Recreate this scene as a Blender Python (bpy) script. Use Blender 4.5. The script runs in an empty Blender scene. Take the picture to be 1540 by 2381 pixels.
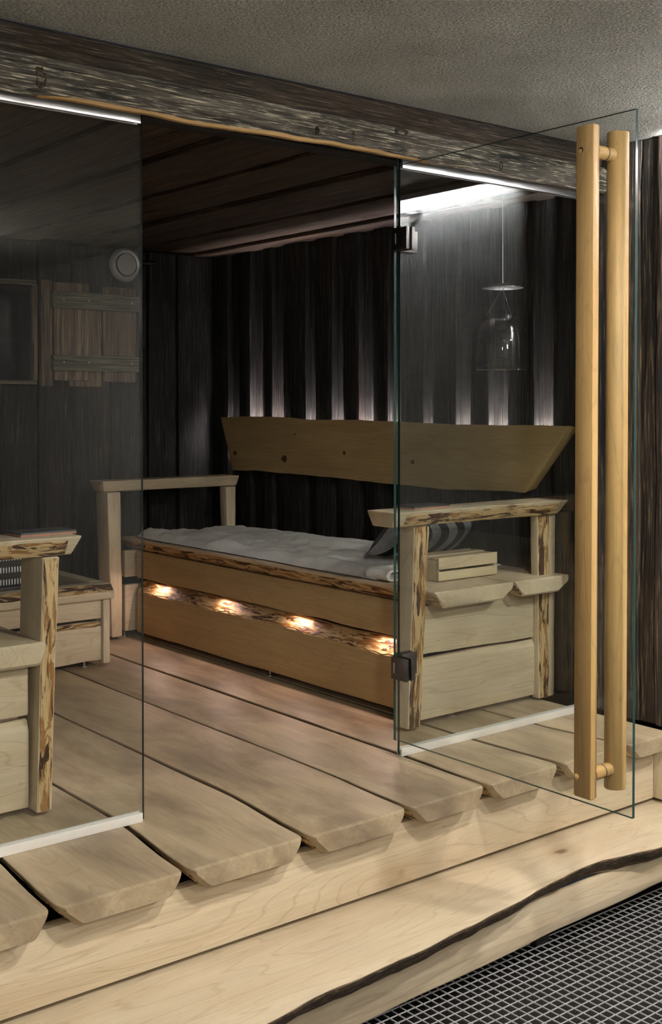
import bpy, bmesh, math, random
from mathutils import Vector, noise

# ------------------------------------------------------------------ camera, world, lights, exposure
S = bpy.context.scene
COL = S.collection
cd = bpy.data.cameras.new('camera'); cam = bpy.data.objects.new('camera', cd); COL.objects.link(cam)
cam.location = (-1.628, -2.872, 1.157)
cam.rotation_euler = (math.radians(90 - 1.15176), 0, math.radians(-38.680076))
cd.sensor_fit = 'VERTICAL'; cd.sensor_height = 36.0
cd.lens = 2736.18 / 2381 * 36.0
cd.shift_y = -(1190.5 - 997.464) / 2381
cd.clip_start = 0.05
S.camera = cam
w = bpy.data.worlds.new('world'); S.world = w; w.use_nodes = True
w.node_tree.nodes['Background'].inputs[0].default_value = (0.8, 0.85, 1.0, 1)
w.node_tree.nodes['Background'].inputs[1].default_value = 0.02
S.view_settings.view_transform = 'Standard'; S.view_settings.look = 'None'
S.view_settings.gamma = 1.0; S.view_settings.use_curve_mapping = False
S.view_settings.exposure = 0.35
S.cycles.sample_clamp_indirect = 150.0

KEY_W, FILL_GLOBE = 34.0, 96.0           # ceiling downlight (W) and added fill globes of the outer room, built with their lamps below
COVE = 760.0                         # light strip along the plaster wall
random.seed(7)

# ------------------------------------------------------------------ materials
def newmat(name):
    m = bpy.data.materials.new(name); m.use_nodes = True
    nt = m.node_tree; nt.nodes.clear()
    o = nt.nodes.new('ShaderNodeOutputMaterial')
    return m, nt, o
class G:
    """small node-graph helper"""
    def __init__(s, nt): s.nt = nt
    def n(s, t, **k):
        x = s.nt.nodes.new(t)
        for a, b in k.items(): setattr(x, a, b)
        return x
    def set(s, sock, v):
        if hasattr(v, 'is_output') or isinstance(v, bpy.types.NodeSocket): s.nt.links.new(v, sock)
        else: sock.default_value = v
    def math(s, op, a, b=0.0, c=0.0, clamp=False):
        x = s.n('ShaderNodeMath', operation=op, use_clamp=clamp)
        s.set(x.inputs[0], a); s.set(x.inputs[1], b); s.set(x.inputs[2], c); return x.outputs[0]
    def vec(s, op, a, b):
        x = s.n('ShaderNodeVectorMath', operation=op); s.set(x.inputs[0], a); s.set(x.inputs[1], b); return x.outputs[0]
    def noise(s, v, scale=1.0, detail=4.0, rough=0.55, dist=0.0):
        x = s.n('ShaderNodeTexNoise'); s.set(x.inputs['Vector'], v)
        x.inputs['Scale'].default_value = scale; x.inputs['Detail'].default_value = detail
        x.inputs['Roughness'].default_value = rough; x.inputs['Distortion'].default_value = dist
        return x.outputs[0]
    def ramp(s, f, stops, interp='LINEAR'):
        x = s.n('ShaderNodeValToRGB'); s.set(x.inputs[0], f); cr = x.color_ramp; cr.interpolation = interp
        while len(cr.elements) < len(stops): cr.elements.new(0.5)
        for e, (p, c) in zip(cr.elements, stops):
            e.position = p
            e.color = (c, c, c, 1) if not isinstance(c, tuple) else (c[0], c[1], c[2], 1)
        return x.outputs[0]
    def mix(s, f, a, b, mode='MIX'):
        x = s.n('ShaderNodeMix', data_type='RGBA', blend_type=mode, clamp_factor=True)
        s.set(x.inputs[0], f)
        for i, v in ((6, a), (7, b)):
            if isinstance(v, tuple) and len(v) == 3: v = v + (1,)
            s.set(x.inputs[i], v)
        return x.outputs[2]
    def bump(s, h, strength=0.3, dist=0.01):
        x = s.n('ShaderNodeBump'); x.inputs['Strength'].default_value = strength
        x.inputs['Distance'].default_value = dist; s.set(x.inputs['Height'], h); return x.outputs[0]
    def pr(s, out, base, rough=0.5, normal=None, metal=0.0, spec=0.5, **k):
        p = s.n('ShaderNodeBsdfPrincipled')
        if isinstance(base, tuple) and len(base) == 3: base = base + (1,)
        s.set(p.inputs['Base Color'], base); s.set(p.inputs['Roughness'], rough)
        p.inputs['Metallic'].default_value = metal; p.inputs['Specular IOR Level'].default_value = spec
        if normal is not None: s.nt.links.new(normal, p.inputs['Normal'])
        for a, b in k.items(): s.set(p.inputs[a], b)
        s.nt.links.new(p.outputs[0], out.inputs[0]); return p
    def coords(s, rnd=True):
        tc = s.n('ShaderNodeTexCoord').outputs['Object']
        if rnd:
            oi = s.n('ShaderNodeObjectInfo')
            r = s.vec('MULTIPLY', s.n('ShaderNodeCombineXYZ').outputs[0], (1, 1, 1))
            cx = s.n('ShaderNodeCombineXYZ')
            s.nt.links.new(s.math('MULTIPLY', oi.outputs['Random'], 31.7), cx.inputs[0])
            s.nt.links.new(s.math('MULTIPLY', oi.outputs['Random'], 17.3), cx.inputs[1])
            s.nt.links.new(s.math('MULTIPLY', oi.outputs['Random'], 43.1), cx.inputs[2])
            tc = s.vec('ADD', tc, cx.outputs[0])
        return tc
def axscale(ax, al, ac):
    return tuple(al if 'xyz'[i] == ax else ac for i in range(3))

def wood(name, ax, light=(0.68, 0.585, 0.425), mid=(0.58, 0.465, 0.305), pink=(0.53, 0.42, 0.30), rough=0.5, blotch=0.5, knots=True):
    m, nt, o = newmat(name); g = G(nt); c = g.coords()
    n1 = g.noise(g.vec('MULTIPLY', c, axscale(ax, 0.9, 11)), 1, 5, .6, .8)
    fib = g.noise(g.vec('MULTIPLY', c, axscale(ax, 5, 190)), 1, 3, .6)
    bl = g.noise(g.vec('MULTIPLY', c, axscale(ax, 1.6, 4.0)), 1.3, 4, .6, .5)
    lv = g.vec('ADD', g.vec('MULTIPLY', c, axscale(ax, 0.8, 7)), g.vec('MULTIPLY', g.n('ShaderNodeCombineXYZ').outputs[0], (0, 0, 0)))
    ln = g.noise(lv, 1, 2, .4, .2)
    rings = g.math('ABSOLUTE', g.math('SUBTRACT', g.math('FRACT', g.math('MULTIPLY', ln, 16)), 0.5))
    rmask = g.ramp(rings, ((0.0, 1.0), (0.10, 0.0)))
    fl = g.ramp(g.noise(g.vec('MULTIPLY', c, axscale(ax, 22, 150)), 1, 1, .5), ((0.70, 0.0), (0.78, 1.0)))
    col = g.mix(g.ramp(n1, ((0.30, 0.0), (0.72, 1.0))), light, mid)
    col = g.mix(g.math('MULTIPLY', g.ramp(bl, ((0.45, 0.0), (0.72, 1.0))), blotch), col, pink)
    col = g.mix(g.math('MULTIPLY', rmask, 0.28), col, (0.30, 0.19, 0.09))
    col = g.mix(g.math('MULTIPLY', fl, 0.30), col, (0.16, 0.09, 0.04))
    col = g.mix(1.0, col, g.ramp(fib, ((0.25, 0.86), (0.75, 1.06))), 'MULTIPLY')
    if knots:
        v = g.n('ShaderNodeTexVoronoi'); g.set(v.inputs['Vector'], g.vec('MULTIPLY', c, axscale(ax, 1.3, 2.6))); v.inputs['Scale'].default_value = 1.0
        kd = g.math('ADD', v.outputs['Distance'], g.math('MULTIPLY', g.math('SUBTRACT', fib, 0.5), 0.05))
        col = g.mix(g.ramp(kd, ((0.020, 0.85), (0.045, 0.0))), col, (0.07, 0.035, 0.015))
        col = g.mix(g.math('MULTIPLY', g.ramp(kd, ((0.04, 1.0), (0.16, 0.0))), 0.35), col, (0.35, 0.20, 0.08))
    b = g.bump(g.math('ADD', fib, g.math('MULTIPLY', rmask, -0.4)), 0.12, 0.004)
    g.pr(o, col, rough, b, spec=0.35)
    return m

def bark(name, ax, cover=0.42):
    m, nt, o = newmat(name); g = G(nt); c = g.coords()
    a = g.noise(g.vec('MULTIPLY', c, axscale(ax, 6, 38)), 1, 6, .66, .8)
    b2 = g.noise(g.vec('MULTIPLY', c, axscale(ax, 9, 58)), 1.0, 5, .62, .5)
    fib = g.noise(g.vec('MULTIPLY', c, axscale(ax, 12, 260)), 1, 3, .6)
    t = 0.5 + (0.5 - cover) * 0.35
    dark = g.ramp(a, ((t, 0.0), (t + 0.035, 1.0)))
    org = g.ramp(b2, ((0.50, 0.0), (0.55, 1.0)))
    col = g.mix(org, (0.62, 0.44, 0.22), (0.33, 0.165, 0.05))
    col = g.mix(dark, col, (0.075, 0.035, 0.016))
    col = g.mix(1.0, col, g.ramp(fib, ((0.2, 0.7), (0.8, 1.15))), 'MULTIPLY')
    h = g.math('ADD', g.math('MULTIPLY', dark, -0.6), g.math('ADD', g.math('MULTIPLY', org, -0.3), g.math('MULTIPLY', fib, 0.25)))
    g.pr(o, col, 0.6, g.bump(h, 0.55, 0.006), spec=0.3)
    return m

def oldwood(name, ax, lo=(0.004, 0.0036, 0.0033), hi=(0.017, 0.0155, 0.0135), fleck=(0.10, 0.09, 0.075), fl=0.35, warm=(0.018, 0.011, 0.007), rough=0.55, bumpd=0.012, al=1.1, ac=26):
    m, nt, o = newmat(name); g = G(nt); c = g.coords()
    wv = g.noise(g.vec('MULTIPLY', c, axscale(ax, 1.2, 4)), 1, 2, .5)
    cc = g.vec('ADD', c, g.vec('MULTIPLY', g.n('ShaderNodeCombineXYZ').outputs[0], (0, 0, 0)))
    n1 = g.noise(g.vec('MULTIPLY', cc, axscale(ax, al, ac)), 1, 7, .68, .7)
    n2 = g.noise(g.vec('MULTIPLY', cc, axscale(ax, al * 4, ac * 9)), 1, 4, .6)
    n3 = g.noise(g.vec('MULTIPLY', cc, axscale(ax, al * 7, ac * 3)), 1, 3, .6)
    h = g.math('ADD', g.math('MULTIPLY', n1, 0.8), g.math('MULTIPLY', n2, 0.35))
    col = g.mix(g.ramp(n1, ((0.34, 0.0), (0.68, 1.0))), lo, hi)
    col = g.mix(g.math('MULTIPLY', g.ramp(wv, ((0.5, 0.0), (0.7, 1.0))), 0.6), col, warm)
    fm = g.math('MULTIPLY', g.ramp(n2, ((0.50, 0.0), (0.60, 1.0))), g.ramp(n3, ((0.46, 0.0), (0.58, 1.0))))
    crack = g.ramp(n1, ((0.30, 1.0), (0.40, 0.0)))
    col = g.mix(g.math('MULTIPLY', fm, fl), col, fleck)
    col = g.mix(1.0, col, g.ramp(n2, ((0.34, 0.45), (0.66, 1.6))), 'MULTIPLY')
    col = g.mix(g.math('MULTIPLY', crack, 0.8), col, (0.003, 0.0025, 0.002))
    g.pr(o, col, rough, g.bump(h, 0.9, bumpd), spec=0.4)
    return m

def plaster(name, col1=(0.54, 0.535, 0.485), col2=(0.42, 0.415, 0.37), stain=(0.27, 0.25, 0.205), sc=120, bs=0.8):
    m, nt, o = newmat(name); g = G(nt); c = g.coords(False)
    f = g.noise(c, sc, 3, .6); b = g.noise(c, 1.7, 5, .6, .4); d = g.noise(c, 14, 4, .6)
    col = g.mix(g.ramp(b, ((0.35, 0.0), (0.65, 1.0))), col1, col2)
    col = g.mix(g.math('MULTIPLY', g.ramp(g.noise(c, 1.1, 4, .6, .8), ((0.56, 0.0), (0.74, 1.0))), 0.55), col, stain)
    col = g.mix(1.0, col, g.ramp(f, ((0.3, 0.55), (0.70, 1.35))), 'MULTIPLY')
    g.pr(o, col, 0.85, g.bump(g.math('ADD', f, g.math('MULTIPLY', d, 0.5)), bs, 0.010), spec=0.2)
    return m

def plain(name, col, rough=0.5, metal=0.0, spec=0.5, bscale=None, bstr=0.2, var=0.12):
    m, nt, o = newmat(name); g = G(nt); nrm = None
    base = col
    f = g.noise(g.coords(False), bscale or 60, 3, .6)
    base = g.mix(1.0, col, g.ramp(f, ((0.3, 1 - var), (0.7, 1 + var))), 'MULTIPLY')
    if bscale: nrm = g.bump(f, bstr, 0.004)
    g.pr(o, base, rough, nrm, metal, spec)
    return m
def emit(name, col, s):
    m, nt, o = newmat(name); e = nt.nodes.new('ShaderNodeEmission')
    e.inputs[0].default_value = (*col, 1); e.inputs[1].default_value = s
    nt.links.new(e.outputs[0], o.inputs[0]); return m
def glass(name, tint=(0.968, 0.98, 0.974), f0=0.045, pw=5.0):
    m, nt, o = newmat(name); g = G(nt)
    lw = g.n('ShaderNodeLayerWeight'); lw.inputs[0].default_value = 0.5
    p5 = g.math('POWER', lw.outputs['Facing'], pw)
    fr = g.math('MULTIPLY_ADD', p5, 1 - f0, f0, True)
    t = g.n('ShaderNodeBsdfTransparent'); t.inputs[0].default_value = (*tint, 1)
    gl = g.n('ShaderNodeBsdfGlossy'); gl.inputs['Roughness'].default_value = 0.0
    mx = g.n('ShaderNodeMixShader'); nt.links.new(fr, mx.inputs[0]); nt.links.new(t.outputs[0], mx.inputs[1]); nt.links.new(gl.outputs[0], mx.inputs[2])
    nt.links.new(mx.outputs[0], o.inputs[0]); return m

M = {}
for a in 'xyz':
    M['maple_' + a] = wood('maple_' + a, a)
    M['honey_' + a] = wood('honey_' + a, a, (0.56, 0.375, 0.16), (0.45, 0.28, 0.105), (0.40, 0.245, 0.095), 0.42, 0.3, False)
    M['bark_' + a] = bark('bark_' + a, a)
    M['dark_' + a] = oldwood('dark_' + a, a, fleck=(0.09, 0.085, 0.075), fl=0.5, ac=34)
for a in 'xy': M['amber_' + a] = wood('amber_' + a, a, (0.52, 0.37, 0.18), (0.42, 0.28, 0.12), (0.34, 0.23, 0.11), 0.5, 0.5)
M['floorplank'] = wood('floorplank', 'y', (0.50, 0.405, 0.27), (0.37, 0.285, 0.175), (0.21, 0.155, 0.105), 0.48, 0.9, False)
M['darkbark_x'] = oldwood('darkbark_x', 'x', (0.018, 0.010, 0.006), (0.10, 0.060, 0.030), (0.30, 0.21, 0.11), 0.5, (0.07, 0.04, 0.02), 0.75, 0.03, 4, 40)
M['knot'] = oldwood('knot', 'y', (0.03, 0.014, 0.006), (0.16, 0.085, 0.035), (0.2, 0.12, 0.05), 0.3, (0.1, 0.05, 0.02), 0.6, 0.01, 20, 60)
M['ceilwood'] = oldwood('ceilwood', 'y', (0.016, 0.010, 0.006), (0.085, 0.052, 0.030), (0.20, 0.13, 0.08), 0.45, (0.075, 0.036, 0.018))
M['beam_up'] = oldwood('beam_up', 'x', (0.018, 0.014, 0.010), (0.10, 0.082, 0.06), (0.30, 0.25, 0.17), 0.45, (0.08, 0.050, 0.028), 0.6, 0.03, 1.6, 42)
M['beam_low'] = oldwood('beam_low', 'x', (0.030, 0.027, 0.023), (0.25, 0.225, 0.18), (0.68, 0.61, 0.46), 0.85, (0.12, 0.09, 0.06), 0.6, 0.035, 2.2, 36)
M['outer_z'] = oldwood('outer_z', 'z', (0.009, 0.0075, 0.006), (0.075, 0.060, 0.046), (0.26, 0.19, 0.12), 0.55, (0.085, 0.045, 0.024))
M['shutter_z'] = oldwood('shutter_z', 'z', (0.09, 0.065, 0.045), (0.28, 0.20, 0.135), (0.42, 0.30, 0.19), 0.4, (0.24, 0.16, 0.095))
M['shutter_x'] = oldwood('shutter_x', 'x', (0.09, 0.088, 0.064), (0.24, 0.225, 0.165), (0.36, 0.33, 0.23), 0.3, (0.20, 0.175, 0.115))
M['freshcut'] = wood('freshcut', 'x', (0.52, 0.33, 0.13), (0.36, 0.20, 0.07), (0.2, 0.11, 0.04), 0.6, 0.7, False)
M['plaster'] = plaster('plaster')
M['plaster_wall'] = plaster('plaster_wall', (0.40, 0.39, 0.38), (0.31, 0.30, 0.29), (0.24, 0.23, 0.22), 60, 1.0)
M['steel'] = plain('steel', (0.62, 0.62, 0.62), 0.28, 1.0)
M['valve'] = plain('valve', (0.72, 0.72, 0.72), 0.42, 0.55, var=0.03)
M['darksteel'] = plain('darksteel', (0.16, 0.15, 0.145), 0.38, 1.0)
M['alu'] = plain('alu', (0.75, 0.75, 0.76), 0.35, 0.9, var=0.02)
M['channel'] = plain('channel', (0.80, 0.79, 0.75), 0.35, 0.25, var=0.015)
M['zinc'] = plain('zinc', (0.62, 0.62, 0.66), 0.5, 0.4)
M['black'] = plain('black', (0.008, 0.008, 0.008), 0.6)
M['iron'] = plain('iron', (0.02, 0.02, 0.021), 0.45)
M['pan'] = plain('pan', (0.008, 0.008, 0.0075), 0.55, 0, 0.5, 40, 0.3)
M['slate'] = plain('slate', (0.05, 0.055, 0.06), 0.5, 0, 0.5, 120, 0.5)
M['slate_edge'] = plain('slate_edge', (0.42, 0.19, 0.12), 0.6)
M['towel'] = plain('towel', (0.86, 0.85, 0.83), 0.95, 0, 0.1, 210, 1.0)
M['greycloth'] = plain('greycloth', (0.30, 0.31, 0.33), 0.95, 0, 0.1, 210, 0.8)
M['crate'] = wood('crate', 'x', (0.70, 0.60, 0.42), (0.60, 0.48, 0.30), (0.5, 0.4, 0.25), 0.6, 0.3, False)
M['wax'] = plain('wax', (0.8, 0.78, 0.72), 0.4)
M['glass'] = glass('glass'); M['jar'] = glass('jar', (0.97, 0.98, 0.98), 0.06, 2.2)
M['darkpane'] = plain('darkpane', (0.012, 0.013, 0.015), 0.06, 0, 0.8)
M['glow'] = emit('glow', (1.0, 0.90, 0.93), 700.0)
M['slotglow'] = emit('slotglow', (1.0, 0.72, 0.58), 30.0)
M['globe'] = emit('globe', (1.0, 0.94, 0.855), FILL_GLOBE)
M['coveglow'] = emit('coveglow', (0.95, 0.96, 1.0), COVE)
M['lampglow'] = emit('lampglow', (1.0, 0.93, 0.82), 6.0)
M['white'] = plain('white', (0.8, 0.8, 0.8), 0.5)
# tinted edge of the panes
m, nt, o = newmat('glass_edge'); g = G(nt)
g.pr(o, (0.012, 0.045, 0.042), 0.15, None, 0.0, 0.5)
M['glass_edge'] = m
# cushion stripes: across its own length
m, nt, o = newmat('cushion'); g = G(nt); c = g.coords(False)
sx = g.n('ShaderNodeSeparateXYZ'); nt.links.new(c, sx.inputs[0])
bend = g.math('MULTIPLY', g.math('POWER', g.math('ABSOLUTE', g.math('SUBTRACT', sx.outputs[2], 0.12)), 2.0), 7.0)
fr = g.math('FRACT', g.math('MULTIPLY', g.math('ADD', sx.outputs[0], bend), 10.5))
st = g.ramp(fr, ((0.48, 0.0), (0.50, 1.0)))
wv = g.noise(c, 650, 2, .6)
lightc = g.mix(g.ramp(wv, ((0.42, 0.0), (0.58, 1.0))), (0.05, 0.05, 0.055), (0.50, 0.50, 0.52))
col = g.mix(st, (0.018, 0.018, 0.02), lightc)
g.pr(o, col, 0.95, g.bump(wv, 0.6, 0.004), spec=0.1); M['cushion'] = m
M['cushion_back'] = plain('cushion_back', (0.16, 0.16, 0.17), 0.95, 0, 0.1, 330, 0.9)

# ------------------------------------------------------------------ object helpers
ORI = {}
def put(o, label=None, cat=None, group=None, kind=None):
    if label: o['label'] = label
    if cat: o['category'] = cat
    if group: o['group'] = group
    if kind: o['kind'] = kind
    return o
def thing(name, loc, label=None, cat=None, group=None, kind=None):
    o = bpy.data.objects.new(name, None); COL.objects.link(o); o.location = loc
    o.empty_display_size = 0.1; ORI[o.name] = Vector(loc)
    return put(o, label, cat, group, kind)
def mesh_obj(name, bm, mat, parent=None, origin=None, smooth=True, mats=None):
    org = ORI[parent.name] if parent is not None else Vector(origin or (0, 0, 0))
    bmesh.ops.recalc_face_normals(bm, faces=bm.faces[:])
    for v in bm.verts: v.co -= org
    me = bpy.data.meshes.new(name); bm.to_mesh(me); bm.free()
    for mm in (mats or [mat]): me.materials.append(M[mm] if isinstance(mm, str) else mm)
    if smooth:
        for p in me.polygons: p.use_smooth = True
        try: me.set_sharp_from_angle(angle=math.radians(38))
        except Exception: pass
    o = bpy.data.objects.new(name, me); COL.objects.link(o)
    if parent is not None: o.parent = parent
    else: o.location = org
    ORI[o.name] = org
    return o
def mp(ax, u, a, b):
    """axis-ordered point: u along ax, (a, b) on the two others in xyz order"""
    return Vector((u, a, b)) if ax == 'x' else Vector((a, u, b)) if ax == 'y' else Vector((a, b, u))
def loft_bm(rings, cap=True, bm=None, closed=True):
    bm = bm or bmesh.new()
    R = [[bm.verts.new(p) for p in r] for r in rings]
    n = len(R[0])
    for i in range(len(R) - 1):
        for j in range(n if closed else n - 1):
            k = (j + 1) % n
            bm.faces.new((R[i][j], R[i][k], R[i + 1][k], R[i + 1][j]))
    if cap and closed:
        bm.faces.new(R[0][::-1]); bm.faces.new(R[-1])
    return bm
def rp(pts, r, seg=2):
    """round the corners of a 2-D polygon"""
    out = []; n = len(pts)
    for i in range(n):
        p = Vector(pts[i]); a = Vector(pts[i - 1]) - p; b = Vector(pts[(i + 1) % n]) - p
        rr = min(r, a.length * .45, b.length * .45); a.normalize(); b.normalize()
        p0 = p + a * rr; p1 = p + b * rr
        for k in range(seg + 1):
            t = k / seg
            q = p0 * (1 - t) ** 2 + p * 2 * t * (1 - t) + p1 * t * t
            out.append((q.x, q.y))
    return out
def nz(t, seed, f=1.0):
    return noise.fractal(Vector((t * f, seed * 7.31, seed * 1.7)), 0.8, 2.0, 3)
def board(name, parent, ax, u0, u1, prof, mat, r=0.004, seg=2, stations=None, end=0.004, origin=None, smooth=True):
    """a plank: prof(u) gives its cross-section polygon, lofted along ax with eased ends"""
    n = stations or max(2, int(abs(u1 - u0) / 0.06))
    us = [u0] + [u0 + (u1 - u0) * i / n for i in range(n + 1)] + [u1]
    rings = []
    sg = 1 if u1 > u0 else -1
    for i, u in enumerate(us):
        uu = u
        if i == 1: uu = u0 + sg * end
        if i == len(us) - 2: uu = u1 - sg * end
        pts = rp(prof(uu), r, seg)
        if i in (0, len(us) - 1):
            cx = sum(p[0] for p in pts) / len(pts); cy = sum(p[1] for p in pts) / len(pts)
            wx = max(p[0] for p in pts) - min(p[0] for p in pts); wy = max(p[1] for p in pts) - min(p[1] for p in pts)
            fx = max(0.3, 1 - 2 * end / max(wx, 1e-5)); fy = max(0.3, 1 - 2 * end / max(wy, 1e-5))
            pts = [(cx + (p[0] - cx) * fx, cy + (p[1] - cy) * fy) for p in pts]
        rings.append([mp(ax, uu, *p) for p in pts])
    return mesh_obj(name, loft_bm(rings), mat, parent, origin, smooth)
def strip(name, parent, ax, u0, u1, edge, mat, t=0.0025, stations=None, rag=0.0):
    """bark layer: edge(u) gives the two 2-D end points and the outward normal of a plank's live edge"""
    n = stations or max(4, int(abs(u1 - u0) / 0.02)); rings = []
    for i in range(n + 1):
        u = u0 + (u1 - u0) * i / n
        p, q, nn = edge(u); p = Vector(p); q = Vector(q); nn = Vector(nn).normalized()
        d = (q - p)
        p2 = p + d * (0.04 + rag * abs(nz(u, 3.3, 9))); q2 = q - d * (0.04 + rag * abs(nz(u, 5.1, 7)))
        mid = (p2 + q2) / 2
        bul = t * (1.0 + 0.9 * nz(u, 8.2, 14))
        pts = [p2 - nn * .002, p2 + nn * t * .5, mid + nn * max(t * .6, bul), q2 + nn * t * .5, q2 - nn * .002]
        rings.append([mp(ax, u, v.x, v.y) for v in pts])
    return mesh_obj(name, loft_bm(rings), mat, parent)
def box_bm(x0, x1, y0, y1, z0, z1, bev=0.0, bm=None):
    b = bmesh.new()
    v = [b.verts.new((x, y, z)) for z in (z0, z1) for y in (y0, y1) for x in (x0, x1)]
    for f in ((0, 1, 3, 2), (4, 6, 7, 5), (0, 4, 5, 1), (2, 3, 7, 6), (0, 2, 6, 4), (1, 5, 7, 3)):
        b.faces.new([v[i] for i in f])
    if bev: bmesh.ops.bevel(b, geom=b.edges[:], offset=bev, segments=2, profile=.6, affect='EDGES')
    if bm is None: return b
    me = bpy.data.meshes.new('tmp'); b.to_mesh(me); b.free(); bm.from_mesh(me); bpy.data.meshes.remove(me)
    return bm
def box(name, parent, mat, x0, x1, y0, y1, z0, z1, bev=0.003, origin=None):
    return mesh_obj(name, box_bm(x0, x1, y0, y1, z0, z1, bev), mat, parent, origin)
def tube_bm(pts, r, n=16, bm=None, cap=True):
    """round tube through points; r number or list"""
    pts = [Vector(p) for p in pts]; rings = []
    ref = None
    for i, p in enumerate(pts):
        d = (pts[min(i + 1, len(pts) - 1)] - pts[max(i - 1, 0)]).normalized()
        if ref is None: ref = Vector((0, 0, 1)) if abs(d.z) < .9 else Vector((1, 0, 0))
        a = d.cross(ref).normalized(); b = d.cross(a).normalized(); ref = -b if False else ref
        rr = r[i] if isinstance(r, (list, tuple)) else r
        rings.append([p + (a * math.cos(t) + b * math.sin(t)) * rr for t in (2 * math.pi * k / n for k in range(n))])
    return loft_bm(rings, cap, bm)
def tube(name, parent, mat, pts, r, n=16, origin=None): return mesh_obj(name, tube_bm(pts, r, n), mat, parent, origin)
def lathe(name, parent, mat, c, prof, n=32, ax='z', origin=None, closed=False):
    """prof: (radius, offset along ax) list"""
    rings = []
    for rr, h in prof:
        ring = []
        for k in range(n):
            t = 2 * math.pi * k / n; a, b = max(rr, 1e-4) * math.cos(t), max(rr, 1e-4) * math.sin(t)
            d = Vector((h, a, b)) if ax == 'x' else Vector((b, h, a)) if ax == 'y' else Vector((a, b, h))
            ring.append(Vector(c) + d)
        rings.append(ring)
    if closed: rings.append([v.copy() for v in rings[0]])
    return mesh_obj(name, loft_bm(rings, not closed), mat, parent, origin)

# ------------------------------------------------------------------ the setting
ZC = 2.12                                   # plaster ceiling of the outer room
ZG = -0.485                                 # top of the floor grating
XW = 2.03                                   # back of the sauna's right-hand cladding

def structure(name, bm, mat, origin, label):
    return put(mesh_obj(name, bm, mat, None, origin, smooth=False), label, None, None, 'structure')
# outer room shell
structure('ceiling', box_bm(-3.4, 2.15, -5.6, -0.056, ZC, ZC + .12), 'plaster', (0, -3, ZC), 'rough olive grey plaster ceiling of the outer room')
structure('wall_plaster', box_bm(1.95, 2.15, -5.6, -0.362, -0.62, ZC), 'plaster_wall', (1.95, -3, -.6), 'grey plaster wall with a light strip under the ceiling')
structure('wall_rear', box_bm(-3.4, 2.15, -5.8, -5.6, -0.62, ZC), 'plaster_wall', (0, -5.6, -.6), 'grey plaster wall at the far end of the outer room')
structure('wall_left', box_bm(-3.6, -3.4, -5.8, 3.0, -0.62, 2.3), 'plaster_wall', (-3.4, -2, -.6), 'grey plaster wall beside the entrance side')
structure('floor_pan', box_bm(-3.4, 2.15, -5.6, -0.3, -0.62, ZG - 0.045), 'pan', (0, -2, -.6), 'black floor pan under the metal grating')
# sauna shell behind the boards
structure('wall_back', box_bm(-3.4, 2.15, 2.735, 2.95, -0.3, 2.2), 'dark_z', (0, 2.74, 0), 'black stained vertical board wall with window and shutter')
WB = bpy.data.objects['wall_back']
structure('wall_right', box_bm(XW + 0.022, 2.2, -0.36, 2.735, -0.62, 2.2), 'dark_z', (XW, 1, 0), 'black stained board and batten wall behind the long bench')
WR = bpy.data.objects['wall_right']
structure('ceiling_sauna', box_bm(-3.4, 2.15, 0.10, 2.8, 2.022, 2.12), 'dark_y' if False else 'dark_x', (0, 1, 2.03), 'dark brown reclaimed board ceiling inside the sauna')
CS = bpy.data.objects['ceiling_sauna']

# right wall, inside: recessed boards show between the proud ones
rec = [(2.448, 2.557), (2.222, 2.342), (2.042, 2.137), (1.771, 1.852), (1.55, 1.637), (1.327, 1.431), (1.137, 1.223), (0.924, 0.982), (0.693, 0.779), (0.474, 0.579), (0.228, 0.329)]
ends = [2.70] + [v for a, b in reversed(sorted(rec)) for v in (b, a)] + [0.012]
for i, (a, b) in enumerate(rec):
    board('board', WR, 'z', 0.0, 1.99, lambda u, a=a, b=b: [(XW, a - .03), (XW + .02, a - .03), (XW + .02, b + .03), (XW, b + .03)], 'dark_z', .003, 1, 4)
for i in range(0, len(ends), 2):
    b, a = ends[i], ends[i + 1]
    def pf(u, a=a, b=b, i=i):
        wa = .006 * nz(u, i + .3, 2.2); wb = .006 * nz(u, i + 9.3, 2.2); d = .004 * nz(u, i + 4.4, 1.2)
        return [(1.987 + abs(d) * .5, a + wa), (XW - .002, a + wa + .004), (XW - .002, b + wb - .004), (1.987 + abs(d), b + wb)]
    wdt = b - a
    board('board', WR, 'z', 0.0, 1.99, pf, 'dark_z', .005, 2, 26)
# back wall boards
x = 0.12; i = 0
while x < 1.96:
    wd = random.choice((.085, .10, .12, .14)); x1 = min(x + wd, 1.984); y = 2.70 if i % 2 == 0 else 2.716
    def pf(u, x=x, x1=x1, y=y, i=i):
        wa = .003 * nz(u, i + 20.3, 2.5); return [(x + .002 + wa, y), (x1 - .002 + wa, y + .003), (x1 - .002 + wa, 2.734), (x + .002 + wa, 2.734)]
    board('board', WB, 'z', 0.0, 1.985, pf, 'dark_z', .004, 1, 16); x = x1; i += 1
# sauna ceiling boards, front to back
x = -0.95; i = 0
while x < 1.96:
    wd = random.choice((.15, .18, .21, .17)); x1 = min(x + wd, 2.02); z = 1.978 + (0.0, .010, .004, .013)[i % 4]; yend = 2.695 - random.choice((0, .02, .05, 0))
    def pf(u, x=x, x1=x1, z=z, i=i):
        wa = .007 * nz(u, i + 40.3, 1.5); return [(x + .003 + wa, z), (x1 - .003 + wa * .6, z + .006), (x1 - .003 + wa * .6, 2.021), (x + .003 + wa, 2.021)]
    board('board', CS, 'y', 0.105, yend, pf, 'ceilwood', .006, 2, 24); x = x1; i += 1

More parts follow.
